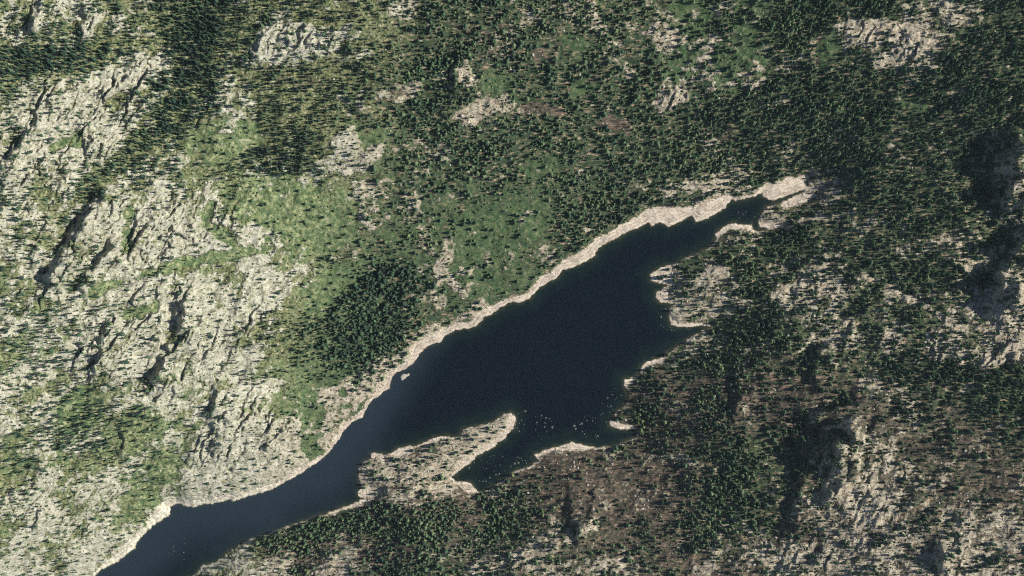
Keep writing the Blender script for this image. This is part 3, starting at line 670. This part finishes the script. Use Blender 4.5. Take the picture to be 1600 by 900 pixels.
patchy = g.ramp(g.noise(geo, 0.075, 5, 0.7), [(0.40, 0.72), (0.52, 1.0), (0.64, 1.12)])
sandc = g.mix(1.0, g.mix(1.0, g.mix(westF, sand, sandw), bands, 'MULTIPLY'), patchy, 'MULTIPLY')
weeds = g.ramp(g.noise(geo, 0.20, 4, 0.7), [(0.60, 0.0), (0.68, 0.65)])
sandc = g.mix(weeds, sandc, (0.16, 0.14, 0.085))
col = g.mix(beachF, col, sandc)
grit = g.ramp(g.noise(geo, 1.1, 3, 0.75), [(0.30, 0.62), (0.5, 1.0), (0.70, 1.35)])
col = g.mix(1.0, col, grit, 'MULTIPLY')
dot = g.ramp(g.noise(g.mapping(geo, (0, 0, 0), (0.55, 1.0, 1.0)), 0.42, 2, 0.5), [(0.60, 0.0), (0.66, 0.8)])
col = g.mix(g.math('MULTIPLY', g.math('MULTIPLY', dot, g.math('SUBTRACT', 1.0, g.math('MULTIPLY', westF, 0.55))), g.math('SUBTRACT', 1.0, beachF)), col, g.mix(westF, (0.035, 0.055, 0.030), (0.06, 0.085, 0.035)))
wetF = g.ramp(g.attr('wet').outputs['Fac'], [(0.0, 0.0), (1.0, 0.75)])
col = g.mix(wetF, col, (0.09, 0.075, 0.05))
g.l(col, g.b.inputs['Base Color'])
g.b.inputs['Roughness'].default_value = 0.95
g.b.inputs['Specular IOR Level'].default_value = 0.15
bmp = g.n('ShaderNodeBump'); bmp.inputs['Strength'].default_value = 0.8; bmp.inputs['Distance'].default_value = 1.0
hgt = g.math('ADD', g.math('MULTIPLY', g.noise(joint, 0.45, 4, 0.7), g.math('ADD', g.math('MULTIPLY', rockF, 5.0), 0.8)), g.math('MULTIPLY', g.noise(geo, 0.8, 2, 0.6), 0.8))
g.l(g.math('MULTIPLY', hgt, g.math('SUBTRACT', 1.0, g.math('MULTIPLY', beachF, 0.75))), bmp.inputs['Height'])
g.l(bmp.outputs['Normal'], g.b.inputs['Normal'])
ground = link('ground', me, g.m)
tag(ground, 'steep mountain valley floor of pale rock, meadow and brown soil', kind='structure')
del verts, X, Y

# ------------------------------------------------------------------ lake
lu = np.arange(-160, 1290, 2.0, dtype=np.float32); lv = np.arange(250, 1300, 2.0, dtype=np.float32)
LU, LV = np.meshgrid(lu, lv)
ls = LU.shape; lx, ly = LU.ravel(), LV.ravel()
dl = bilerp(LAKE, (lx - U0) / RS, (ly - V0) / RS)
lf = grid_faces(*ls)
keep = dl[lf].min(1) < 10
lf = lf[keep]
used, inv = np.unique(lf, return_inverse=True)
lf = inv.reshape(-1, 4)
lx, ly, dl = lx[used], ly[used], dl[used]
lme = make_mesh('lake_water', np.stack([lx - 800, 450 - ly, np.zeros_like(lx)], 1), lf)
shal = 1 - sstep(2, 26, -dl + 6 * perlin(lx / 23, ly / 23, 201))
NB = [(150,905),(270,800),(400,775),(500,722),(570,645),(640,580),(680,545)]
sky_sheen = 0.75 * (1 - sstep(14, 105, line_dist(NB, lx, ly) + 10 * perlin(lx / 60, ly / 60, 202))) * sstep(-20, 10, lx - 0) * (1 - sstep(600, 690, lx + 0.5 * (ly - 600)))  # mask of the painted sky reflection on rippled water along the north bank
attr(lme, 'shallow', 'FLOAT', shal); attr(lme, 'sky_sheen', 'FLOAT', sky_sheen)
attr(lme, 'edge', 'FLOAT', 1 - sstep(0, 6, -dl + 2.5 * perlin(lx / 9, ly / 9, 203)))
w = NT('lake_water')
wc = w.mix(w.math('MULTIPLY', w.attr('shallow').outputs['Fac'], 0.8), (0.0028, 0.0056, 0.0085), (0.007, 0.015, 0.012))
edge = w.ramp(w.attr('edge').outputs['Fac'], [(0.0, 0.0), (1.0, 0.85)])
wc = w.mix(edge, wc, (0.030, 0.034, 0.020))
wc = w.mix(w.attr('sky_sheen').outputs['Fac'], wc, (0.019, 0.029, 0.041))  # pale sheen of reflected sky, painted into the base colour
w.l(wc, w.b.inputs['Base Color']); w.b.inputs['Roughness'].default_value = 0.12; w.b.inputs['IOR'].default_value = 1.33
wg = w.n('ShaderNodeNewGeometry').outputs['Position']
wb = w.n('ShaderNodeBump'); wb.inputs['Strength'].default_value = 0.12; wb.inputs['Distance'].default_value = 0.3
w.l(w.noise(wg, 0.25, 3, 0.6), wb.inputs['Height']); w.l(wb.outputs['Normal'], w.b.inputs['Normal'])
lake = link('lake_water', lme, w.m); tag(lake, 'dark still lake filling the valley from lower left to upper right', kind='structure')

# ------------------------------------------------------------------ vegetation materials
def leaf_material(name, dark, mid, light):
    f = NT(name)
    t = f.attr('tint').outputs['Fac']
    p = f.n('ShaderNodeNewGeometry').outputs['Position']
    t = f.math('ADD', f.math('MULTIPLY', t, 0.7), f.math('MULTIPLY', f.noise(p, 0.9, 2, 0.6), 0.35))
    f.l(f.ramp(t, [(0.15, dark), (0.5, mid), (0.85, light)]), f.b.inputs['Base Color'])
    f.b.inputs['Roughness'].default_value = 0.8; f.b.inputs['Specular IOR Level'].default_value = 0.2
    return f.m
M_NEEDLE = leaf_material('pine_needles', (0.022, 0.044, 0.028), (0.062, 0.112, 0.058), (0.140, 0.185, 0.085))
M_SHRUB = leaf_material('shrub_leaves', (0.028, 0.045, 0.022), (0.055, 0.080, 0.036), (0.11, 0.135, 0.060))
def plain(name, c1, c2, scale=0.6):
    f = NT(name)
    p = f.n('ShaderNodeNewGeometry').outputs['Position']
    f.l(f.ramp(f.noise(p, scale, 3), [(0.3, c1), (0.7, c2)]), f.b.inputs['Base Color'])
    f.b.inputs['Roughness'].default_value = 0.9; f.b.inputs['Specular IOR Level'].default_value = 0.2
    return f.m
M_BARK = plain('bark', (0.06, 0.045, 0.03), (0.14, 0.11, 0.08))
M_DEAD = plain('weathered_wood', (0.20, 0.17, 0.15), (0.42, 0.38, 0.34))
M_WET = plain('wet_stone', (0.04, 0.055, 0.048), (0.15, 0.155, 0.13), 0.8)
M_STONE = plain('pale_stone', (0.24, 0.22, 0.18), (0.50, 0.46, 0.39), 0.8)

# ------------------------------------------------------------------ tree shapes (unit: metres, height about 1 -> scaled)
def tri(faces): return np.array(faces, dtype=np.int32)

def crown_shape(r, fine=False, round_=0.0):
    """ragged tiers of drooping boughs round a leader; returns verts (height 1, radius 1) and triangle faces"""
    V = []; F = []
    tiers = 7 if fine else 4
    n = 11 if fine else 7
    for t in range(tiers):
        f = t / tiers
        z0 = 0.14 + 0.80 * f
        z1 = z0 + (0.30 if fine else 0.36) * (1 - f * 0.55)
        rad = (1 - f) ** (0.85 - 0.35 * round_) * (1 - 0.25 * round_ * f) + 0.08
        c = len(V); V.append((r.normal(0, .03), r.normal(0, .03), min(z1, 1.0)))
        a0 = r.random() * 6.28
        ring = []
        for k in range(n * 2):
            a = a0 + math.pi * k / n + r.normal(0, .10)
            if k % 2 == 0: rr = rad * r.uniform(0.78, 1.15); zz = z0 - 0.05 * r.random()
            else: rr = rad * r.uniform(0.42, 0.66); zz = z0 + 0.07 + 0.03 * r.random()
            ring.append(len(V)); V.append((rr * math.cos(a), rr * math.sin(a), zz))
        b = len(V); V.append((0, 0, z0 + 0.04))
        for k in range(2 * n):
            F.append((c, ring[k], ring[(k + 1) % (2 * n)]))
            if fine: F.append((b, ring[(k + 1) % (2 * n)], ring[k]))
    return np.array(V, dtype=np.float32), tri(F)

def trunk_shape(n=5, top=0.9):
    V = []; F = []
    for (z, s) in ((0.0 - 0.06, 1.0), (0.35, 0.7), (top, 0.15)):
        for k in range(n): V.append((s * math.cos(6.283 * k / n), s * math.sin(6.283 * k / n), z))
    for j in range(2):
        for k in range(n):
            a, b = j * n + k, j * n + (k + 1) % n
            F += [(a, b, b + n), (a, b + n, a + n)]
    return np.array(V, dtype=np.float32), tri(F)

def blob_shape(r, n=6):
    """leafy shrub or stone: a lumpy dome"""
    V = [(0, 0, 1.0)]; F = []
    rings = [(0.55, 0.80), (1.0, 0.30), (0.85, -0.25)]
    for rr, z in rings:
        for k in range(n):
            a = 6.283 * (k + r.uniform(-.25, .25)) / n; q = rr * r.uniform(0.75, 1.2)
            V.append((q * math.cos(a), q * math.sin(a), z * r.uniform(0.8, 1.15)))
    for k in range(n): F.append((0, 1 + k, 1 + (k + 1) % n))
    for j in range(2):
        for k in range(n):
            a, b = 1 + j * n + k, 1 + j * n + (k + 1) % n
            F += [(a, a + n, b + n), (a, b + n, b)]
    return np.array(V, dtype=np.float32), tri(F)

def snag_shape(r, n=4):
    """bare standing trunk with a few broken limbs"""
    V, F = trunk_shape(n, 1.0); V = list(map(tuple, V)); F = list(map(tuple, F))
    for k in range(5):
        z = r.uniform(0.35, 0.9); a = r.random() * 6.28; L = r.uniform(2.5, 6.0) * (1.1 - z)
        c, s = math.cos(a), math.sin(a); i = len(V)
        V += [(-s * .3, c * .3, z), (s * .3, -c * .3, z), (0, 0, z + 0.03), (c * L, s * L, z + 0.04)]
        F += [(i, i + 1, i + 3), (i + 1, i + 2, i + 3), (i + 2, i, i + 3)]
    return np.array(V, dtype=np.float32), tri(F)

def merge_scatter(name, shapes, px, py, pz, sr, sh, mat, tint=None, seed=0):
    """one mesh holding every plant of an uncountable mass"""
    r = np.random.default_rng(seed)
    which = r.integers(0, len(shapes), len(px)); rot = r.random(len(px)) * 6.283
    tiltx = r.normal(0, .04, len(px)); tilty = r.normal(0, .04, len(px))
    VV, FF, TT = [], [], []; off = 0
    for s, (V, F) in enumerate(shapes):
        k = np.nonzero(which == s)[0]
        if not len(k): continue
        c, sn = np.cos(rot[k])[:, None], np.sin(rot[k])[:, None]
        x = (V[:, 0] * c - V[:, 1] * sn) * sr[k][:, None] + V[:, 2] * sh[k][:, None] * tiltx[k][:, None]
        y = (V[:, 0] * sn + V[:, 1] * c) * sr[k][:, None] + V[:, 2] * sh[k][:, None] * tilty[k][:, None]
        z = V[:, 2] * sh[k][:, None]
        P = np.stack([x + px[k][:, None], y + py[k][:, None], z + pz[k][:, None]], -1).reshape(-1, 3)
        f = (F[None] + (np.arange(len(k)) * len(V))[:, None, None]).reshape(-1, 3) + off
        off += len(P); VV.append(P); FF.append(f)
        if tint is not None: TT.append(np.repeat(tint[k], len(V)))
    me = make_mesh(name, np.concatenate(VV), np.concatenate(FF), False)
    if tint is not None: attr(me, 'tint', 'FLOAT', np.concatenate(TT))
    return link(name, me, mat)

# ------------------------------------------------------------------ places whose trees stand far enough apart to be counted
PLACES = [
 ('on the broad half of the rocky peninsula', 30, [(565,735),(600,715),(660,698),(678,690),(678,748),(650,752),(585,776),(565,770)], (2.3,3.4)),
 ('on the narrow half of the rocky peninsula', 20, [(678,690),(720,680),(795,650),(798,664),(740,706),(700,735),(678,748)], (2.0,3.0)),
 ('on the dark meadow above the lake', 29, [(690,350),(730,338),(770,350),(800,330),(835,335),(850,360),(815,380),(790,396),(745,400),(712,392)], (2.4,3.6)),
 ('near the lower edge of the dark meadow', 14, [(715,400),(745,404),(790,400),(812,410),(775,440),(730,436)], (2.4,3.4)),
 ('on the green patch above that meadow', 16, [(640,300),(700,290),(700,345),(660,350)], (2.6,3.6)),
 ('on the bright green meadow beside the grove', 14, [(475,455),(520,425),(558,415),(560,440),(520,475),(485,492)], (2.2,3.0)),
 ('on the wide pale green meadow', 18, [(385,300),(450,285),(525,320),(525,375),(430,372),(390,340)], (2.2,3.0)),
 ('on the round green knoll', 12, [(295,215),(340,200),(395,195),(400,230),(340,245),(300,240)], (2.2,3.0)),
 ('on the upper meadow by the boulders', 16, [(1065,20),(1100,20),(1115,90),(1060,75)], (2.6,3.6)),
 ('around the stepped meadow', 18, [(1060,90),(1140,75),(1150,110),(1070,140),(1040,130)], (2.6,3.6)),
 ('on the bare outcrop beside the small round meadow', 16, [(1325,40),(1345,35),(1400,50),(1445,68),(1420,85),(1380,95),(1340,75)], (2.4,3.4)),
 ('on the tan rock slab', 12, [(400,80),(440,50),(480,45),(485,75),(430,95),(400,95)], (2.4,3.2)),
 ('on the bleached lakeside slabs', 20, [(285,770),(330,735),(400,715),(460,705),(470,728),(400,762),(330,775)], (2.0,2.8)),
 ('on the green bank above the pale shore', 14, [(470,640),(510,620),(520,660),(500,690),(475,712),(465,680)], (2.0,2.8)),
 ('on the bare point jutting into the lake', 10, [(1020,428),(1045,418),(1075,412),(1075,440),(1030,440)], (2.4,3.4)),
 ('on the brown burnt slope', 14, [(880,760),(960,735),(1040,745),(1030,800),(960,815),(900,800)], (2.2,3.0)),
 ('on the grassy strip by the upper stream', 12, [(1150,10),(1190,10),(1195,45),(1160,50)], (2.4,3.4)),
 ('on the pale rocky shoulder', 14, [(1310,760),(1400,740),(1420,800),(1350,830),(1300,810)], (2.2,3.2)),
]
def inside(poly, x, y):
    return poly_sdf(poly, np.asarray(x, dtype=np.float32), np.asarray(y, dtype=np.float32))

# ------------------------------------------------------------------ forest positions
def scatter(cell, seed, pad=90):
    r = np.random.default_rng(seed)
    a = np.arange(-pad, 1600 + pad, cell); b = np.arange(-pad, 900 + pad, cell)
    A, B_ = np.meshgrid(a, b)
    A = A + r.uniform(-.55, .55, A.shape) * cell + (np.arange(len(b)) % 2)[:, None] * cell * .5
    B_ = B_ + r.uniform(-.55, .55, B_.shape) * cell
    return A.ravel().astype(np.float32), B_.ravel().astype(np.float32), r

def place_on_ground(a, b):
    hh, dd = height_at(a, b)
    x, y = world_xy(a, b, hh)
    return x, y, hh, dd

a, b, r = scatter(4.0, 5)
tcov = cover('T', a, b) + 0.50 * fbm(a, b, 38, 3, 301, .65, math.radians(-20), 1.7) + 0.42 * fbm(a, b, 13, 2, 311)
rc_ = cover('R', a, b)
prob = np.clip((tcov - 0.32) * 1.2, 0.03, 0.80)
def stand(a, b):
    """the old, close-grown dark stands on the left bank"""
    e = lambda cx, cy, rx, ry, m=1.0: m * np.exp(-(((a - cx + .5 * (b - cy)) / rx) ** 2 + ((b - cy) / ry) ** 2) ** 2)
    return np.clip(e(585, 480, 75, 75) + e(300, 90, 48, 110) + e(90, 95, 100, 26, .8) + e(440, 245, 70, 30, .8) + e(250, 240, 34, 80, .6) + e(170, 655, 70, 22, .6), 0, 1)
st_ = stand(a, b)
prob = np.maximum(prob * (0.98 - 0.04 * west_at(a, b)), np.clip(st_ * (1.05 + 1.1 * fbm(a, b, 26, 3, 302, .6)) - .12, 0, .92)) 
prob *= np.where(beach_at(a, b) < 2.0, 0, 1)
keepers = r.random(len(a)) < prob
for _, _, pl, _ in PLACES:
    keepers &= inside(pl, a, b) > 0
a, b = a[keepers], b[keepers]
x, y, z, d = place_on_ground(a, b)
ok = d > 2.5
a, b, x, y, z = a[ok], b[ok], x[ok], y[ok], z[ok]
n = len(a)
wb_ = west_at(a, b)
size = (1 + .22 * stand(a, b)) * np.clip(r.lognormal(-.06, .38, n) * (1 + 0.3 * fbm(a, b, 50, 2, 402)), .35, 1.9)
sr = (2.15 - 0.55 * wb_) * size * r.uniform(.8, 1.2, n); sh = (8.6 + 2.2 * wb_) * size ** .8
r2 = np.random.default_rng(44)
SHAPES = [crown_shape(r2, False, rd) for rd in (0, .2, .5, 0, .3, .8, .1, .6)]
tint = np.clip(0.44 + 0.5 * fbm(a, b, 90, 2, 401) + r.normal(0, .27, n) - 0.30 * wb_ - 0.5 * stand(a, b), 0, 1)
forest = merge_scatter('pine_forest', SHAPES, x, y, z - 0.3, sr, sh, M_NEEDLE, tint, 3)
tag(forest, 'dense dark green conifer forest covering the slopes all round the lake', 'forest', kind='stuff')
print('forest trees', n)

# low shrubs, mostly on the sunlit bank
a, b, r = scatter(4.6, 9)
wb_ = west_at(a, b)
s = 0.12 + 0.15 * wb_ + 0.30 * np.exp(-(((a - 665) / 95) ** 2 + ((b - 720) / 42) ** 2)) + 0.6 * fbm(a, b, 26, 3, 501) + 0.25 * cover('T', a, b) + 0.08 * cover('G', a, b)
k = (r.random(len(a)) < np.clip(s, 0, .75)) & (beach_at(a, b) > 2)
a, b = a[k], b[k]
x, y, z, d = place_on_ground(a, b)
ok = d > 3; a, b, x, y, z = a[ok], b[ok], x[ok], y[ok], z[ok]; n = len(a)
sz = np.clip(r.lognormal(-.1, .4, n), .4, 2.0) * (1 - .2 * west_at(a, b))
shr = merge_scatter('shrubs', [blob_shape(r2) for _ in range(6)], x, y, z, 1.05 * sz, 1.7 * sz, M_SHRUB, np.clip(r.normal(.4, .25, n), 0, 1), 4)
tag(shr, 'low green scrub scattered over rock and meadow', 'shrubs', kind='stuff'); print('shrubs', n)

# loose stones
a, b, r = scatter(5.2, 13)
s = 0.55 * cover('R', a, b) + 0.25 * cover('B', a, b) + 0.45 * fbm(a, b, 30, 3, 601) - 0.12
k = (r.random(len(a)) < np.clip(s, 0.02, .6) * np.where(beach_at(a, b) < 0, .55, 1)) & (beach_at(a, b) > -40)
a, b = a[k], b[k]
x, y, z, d = place_on_ground(a, b)
ok = d > 1; x, y, z = x[ok], y[ok], z[ok]; n = len(x)
sz = np.clip(r.lognormal(-.3, .5, n), .25, 2.6)
st = merge_scatter('rubble', [blob_shape(r2, 5) for _ in range(6)], x, y, z, .95 * sz, .75 * sz, M_STONE, None, 5)
tag(st, 'pale loose stones strewn over the rocky slopes', 'rubble', kind='stuff'); print('stones', n)

# burnt wood: bare grey trunks
a, b, r = scatter(6.0, 17)
k = r.random(len(a)) < np.clip(cover('B', a, b) * 1.1 - 0.25, 0, .7)
for nm_, _, pl, _ in PLACES:
    k &= inside(pl, a, b) > 0
a, b = a[k], b[k]
x, y, z, d = place_on_ground(a, b)
ok = d > 3; x, y, z = x[ok], y[ok], z[ok]; n = len(x)
sz = np.clip(r.lognormal(0, .25, n), .5, 1.6)
sg = merge_scatter('dead_forest', [snag_shape(r2) for _ in range(5)], x, y, z, .32 * sz, 9.0 * sz, M_DEAD, None, 6)
tag(sg, 'grey standing dead trunks of the burnt forest', 'dead forest', kind='stuff'); print('snags', n)

# ------------------------------------------------------------------ trees one can count
def ordinal(k):
    W = ['first','second','third','fourth','fifth','sixth','seventh','eighth','ninth','tenth','eleventh','twelfth','thirteenth','fourteenth',
         'fifteenth','sixteenth','seventeenth','eighteenth','nineteenth','twentieth','twenty-first','twenty-second','twenty-third',
         'twenty-fourth','twenty-fifth','twenty-sixth','twenty-seventh','twenty-eighth','twenty-ninth','thirtieth']
    return W[k]

protos = []
for q in range(5):
    V, F = crown_shape(r2, True, (0, .2, .5, .1, .7)[q])
    cm = make_mesh('crown', V * np.array([2.9, 2.9, 11.0], dtype=np.float32), F, False)
    attr(cm, 'tint', 'FLOAT', np.full(len(V), (.25, .4, .55, .3, .65)[q], dtype=np.float32)); cm.materials.append(M_NEEDLE)
    V, F = trunk_shape(6, .85)
    tm = make_mesh('trunk', V * np.array([.32, .32, 11.0], dtype=np.float32), F, True); tm.materials.append(M_BARK)
    root = bpy.data.objects.new('pine_tree', None); root.empty_display_size = 1
    protos.append([root, bpy.data.objects.new('crown', cm), bpy.data.objects.new('trunk', tm), False])

def put_tree(q, loc, rz, sc):
    pr = protos[q]
    if not pr[3]:
        root, kids, pr[3] = pr[0], pr[1:3], True
    else:
        root = pr[0].copy(); kids = [pr[1].copy(), pr[2].copy()]
    COL.objects.link(root)
    for c in kids:
        COL.objects.link(c); c.parent = root
    root.location = loc; root.rotation_euler = (0, 0, rz); root.scale = sc
    return root

rt = np.random.default_rng(71)
n_trees = 0
for where, count, pl, (r0, r1) in PLACES:
    P = np.array(pl, dtype=np.float32); pts = []
    lo, hi = P.min(0), P.max(0); tries = 0
    while len(pts) < count and tries < 4000:
        tries += 1
        c = rt.uniform(lo, hi)
        if poly_sdf(pl, np.array([c[0]], dtype=np.float32), np.array([c[1]], dtype=np.float32))[0] > -1: continue
        if any((c[0] - p[0]) ** 2 + (c[1] - p[1]) ** 2 < 18 for p in pts): continue
        if perlin(np.array([c[0] / 19]), np.array([c[1] / 15]), 611)[0] < -.12 and rt.random() < .85: continue
        pts.append(c)
    pts.sort(key=lambda p: p[0])
    pa = np.array(pts, dtype=np.float32)
    x, y, z, d = place_on_ground(pa[:, 0], pa[:, 1])
    kk = 0
    for i in range(len(pts)):
        if d[i] < 4: continue
        rad = rt.uniform(r0, r1)
        o = put_tree(int(rt.integers(0, 5)), (float(x[i]), float(y[i]), float(z[i]) - .3), rt.random() * 6.28, (rad / 2.9, rad / 2.9, rad / 2.9 * rt.uniform(.85, 1.1)))
        tag(o, 'lone conifer %s, %s from the left' % (where, ordinal(kk)), 'tree', 'trees standing apart ' + where)
        kk += 1; n_trees += 1
print('single trees', n_trees)

# ------------------------------------------------------------------ boulders standing in the lake
def boulder_mesh(seed):
    r = np.random.default_rng(seed)
    V, F = blob_shape(r, 8)
    me = make_mesh('boulder', V, F, False); me.materials.append(M_WET); return me
bms = [boulder_mesh(s) for s in range(6)]
ROCKS = [
 ('off the tip of the rocky peninsula', 14, [(808,645),(822,640),(818,672),(806,680),(800,676)]),
 ('in the open bay right of the peninsula', 26, [(835,648),(868,650),(878,668),(862,690),(845,692),(833,670)]),
 ('in the narrow inlet behind the peninsula', 28, [(740,722),(775,702),(795,700),(800,730),(775,752),(752,762),(735,748),(725,742)]),
 ('off the burnt headland in the inlet mouth', 16, [(800,712),(830,712),(832,722),(812,730),(798,730)]),
 ('in the shallows below the wooded point', 28, [(900,655),(945,640),(948,670),(935,690),(905,688),(890,672)]),
 ('along the jagged eastern shore', 16, [(940,620),(968,600),(972,615),(955,645),(940,640)]),
 ('under the small bare points on the eastern shore', 14, [(1028,480),(1040,480),(1042,510),(1085,516),(1060,520),(1030,512)]),
 ('in the upper arm of the lake', 12, [(1145,332),(1185,325),(1180,345),(1150,345)]),
 ('in the lower arm near the south bank', 9, [(255,850),(290,840),(290,880),(250,885)]),
]
nb = 0
for where, count, pl in ROCKS:
    P = np.array(pl, dtype=np.float32); lo, hi = P.min(0), P.max(0); pts = []; tries = 0
    while len(pts) < count and tries < 3000:
        tries += 1
        c = rt.uniform(lo, hi)
        if poly_sdf(pl, np.array([c[0]], dtype=np.float32), np.array([c[1]], dtype=np.float32))[0] > 0: continue
        if any((c[0] - p[0]) ** 2 + (c[1] - p[1]) ** 2 < 7 for p in pts): continue
        if perlin(np.array([c[0] / 13]), np.array([c[1] / 11]), 612)[0] < .05 and rt.random() < .8: continue
        if lake_at(np.array([c[0]], dtype=np.float32), np.array([c[1]], dtype=np.float32))[0] > -2.5: continue
        pts.append(c)
    pts.sort(key=lambda p: p[0])
    for i, c in enumerate(pts):
        o = bpy.data.objects.new('boulder', bms[int(rt.integers(0, 6))]); COL.objects.link(o)
        s = float(np.clip(rt.lognormal(-.35, .5), .35, 2.0))
        o.scale = (s * rt.uniform(.9, 1.4), s, s * .8); o.rotation_euler = (0, 0, rt.random() * 6.28)
        o.location = (float(c[0]) - 800, 450 - float(c[1]), -0.15 * s)
        tag(o, 'pale boulder %s, %s from the left' % (where, ordinal(i)), 'boulder', 'boulders ' + where); nb += 1
print('boulders', nb)
# the one islet off the north shore
r = np.random.default_rng(5)
VV, FF, off = [], [], 0
for cx, cy, sx_, sy_, sz_ in ((-167, -136.5, 6.0, 2.8, 1.3), (-170, -138.5, 4.2, 3.2, 1.0), (-168.5, -140, 3.4, 2.6, .8), (-171, -142, 2.4, 2.2, .6), (-162.5, -135.2, 2.6, 1.6, .7)):
    V, F = blob_shape(r, 9)
    VV.append(V * np.array([sx_, sy_, sz_], dtype=np.float32) + np.array([cx, cy, -.15], dtype=np.float32)); FF.append(F + off); off += len(V)
isl = link('rock_islet', make_mesh('rock_islet', np.concatenate(VV).astype(np.float32), np.concatenate(FF), False), M_STONE)
tag(isl, 'small cream rock islet just off the long pale north shore', 'islet')

# ------------------------------------------------------------------ air
HB = 9500.0; Z0, Z1 = -400.0, CAM_H + 60.0
hv = np.array([(sx * HB, sy * HB, zz) for zz in (Z0, Z1) for sx, sy in ((-1, -1), (1, -1), (1, 1), (-1, 1))], dtype=np.float32)
hf = np.array([(3, 2, 1, 0), (4, 5, 6, 7), (0, 1, 5, 4), (1, 2, 6, 5), (2, 3, 7, 6), (3, 0, 4, 7)], dtype=np.int32)
hm = bpy.data.materials.new('mountain_air'); hm.use_nodes = True
ht = hm.node_tree; ht.nodes.clear()
ho = ht.nodes.new('ShaderNodeOutputMaterial'); hp = ht.nodes.new('ShaderNodeVolumePrincipled')
hp.inputs['Color'].default_value = (0.68, 0.86, 1.0, 1); hp.inputs['Density'].default_value = HAZE
hp.inputs['Anisotropy'].default_value = 0.0
ht.links.new(hp.outputs['Volume'], ho.inputs['Volume'])
hz = link('haze', make_mesh('haze', hv, hf, False), hm)
tag(hz, 'thin blue mountain air between the aircraft and the valley', kind='stuff')
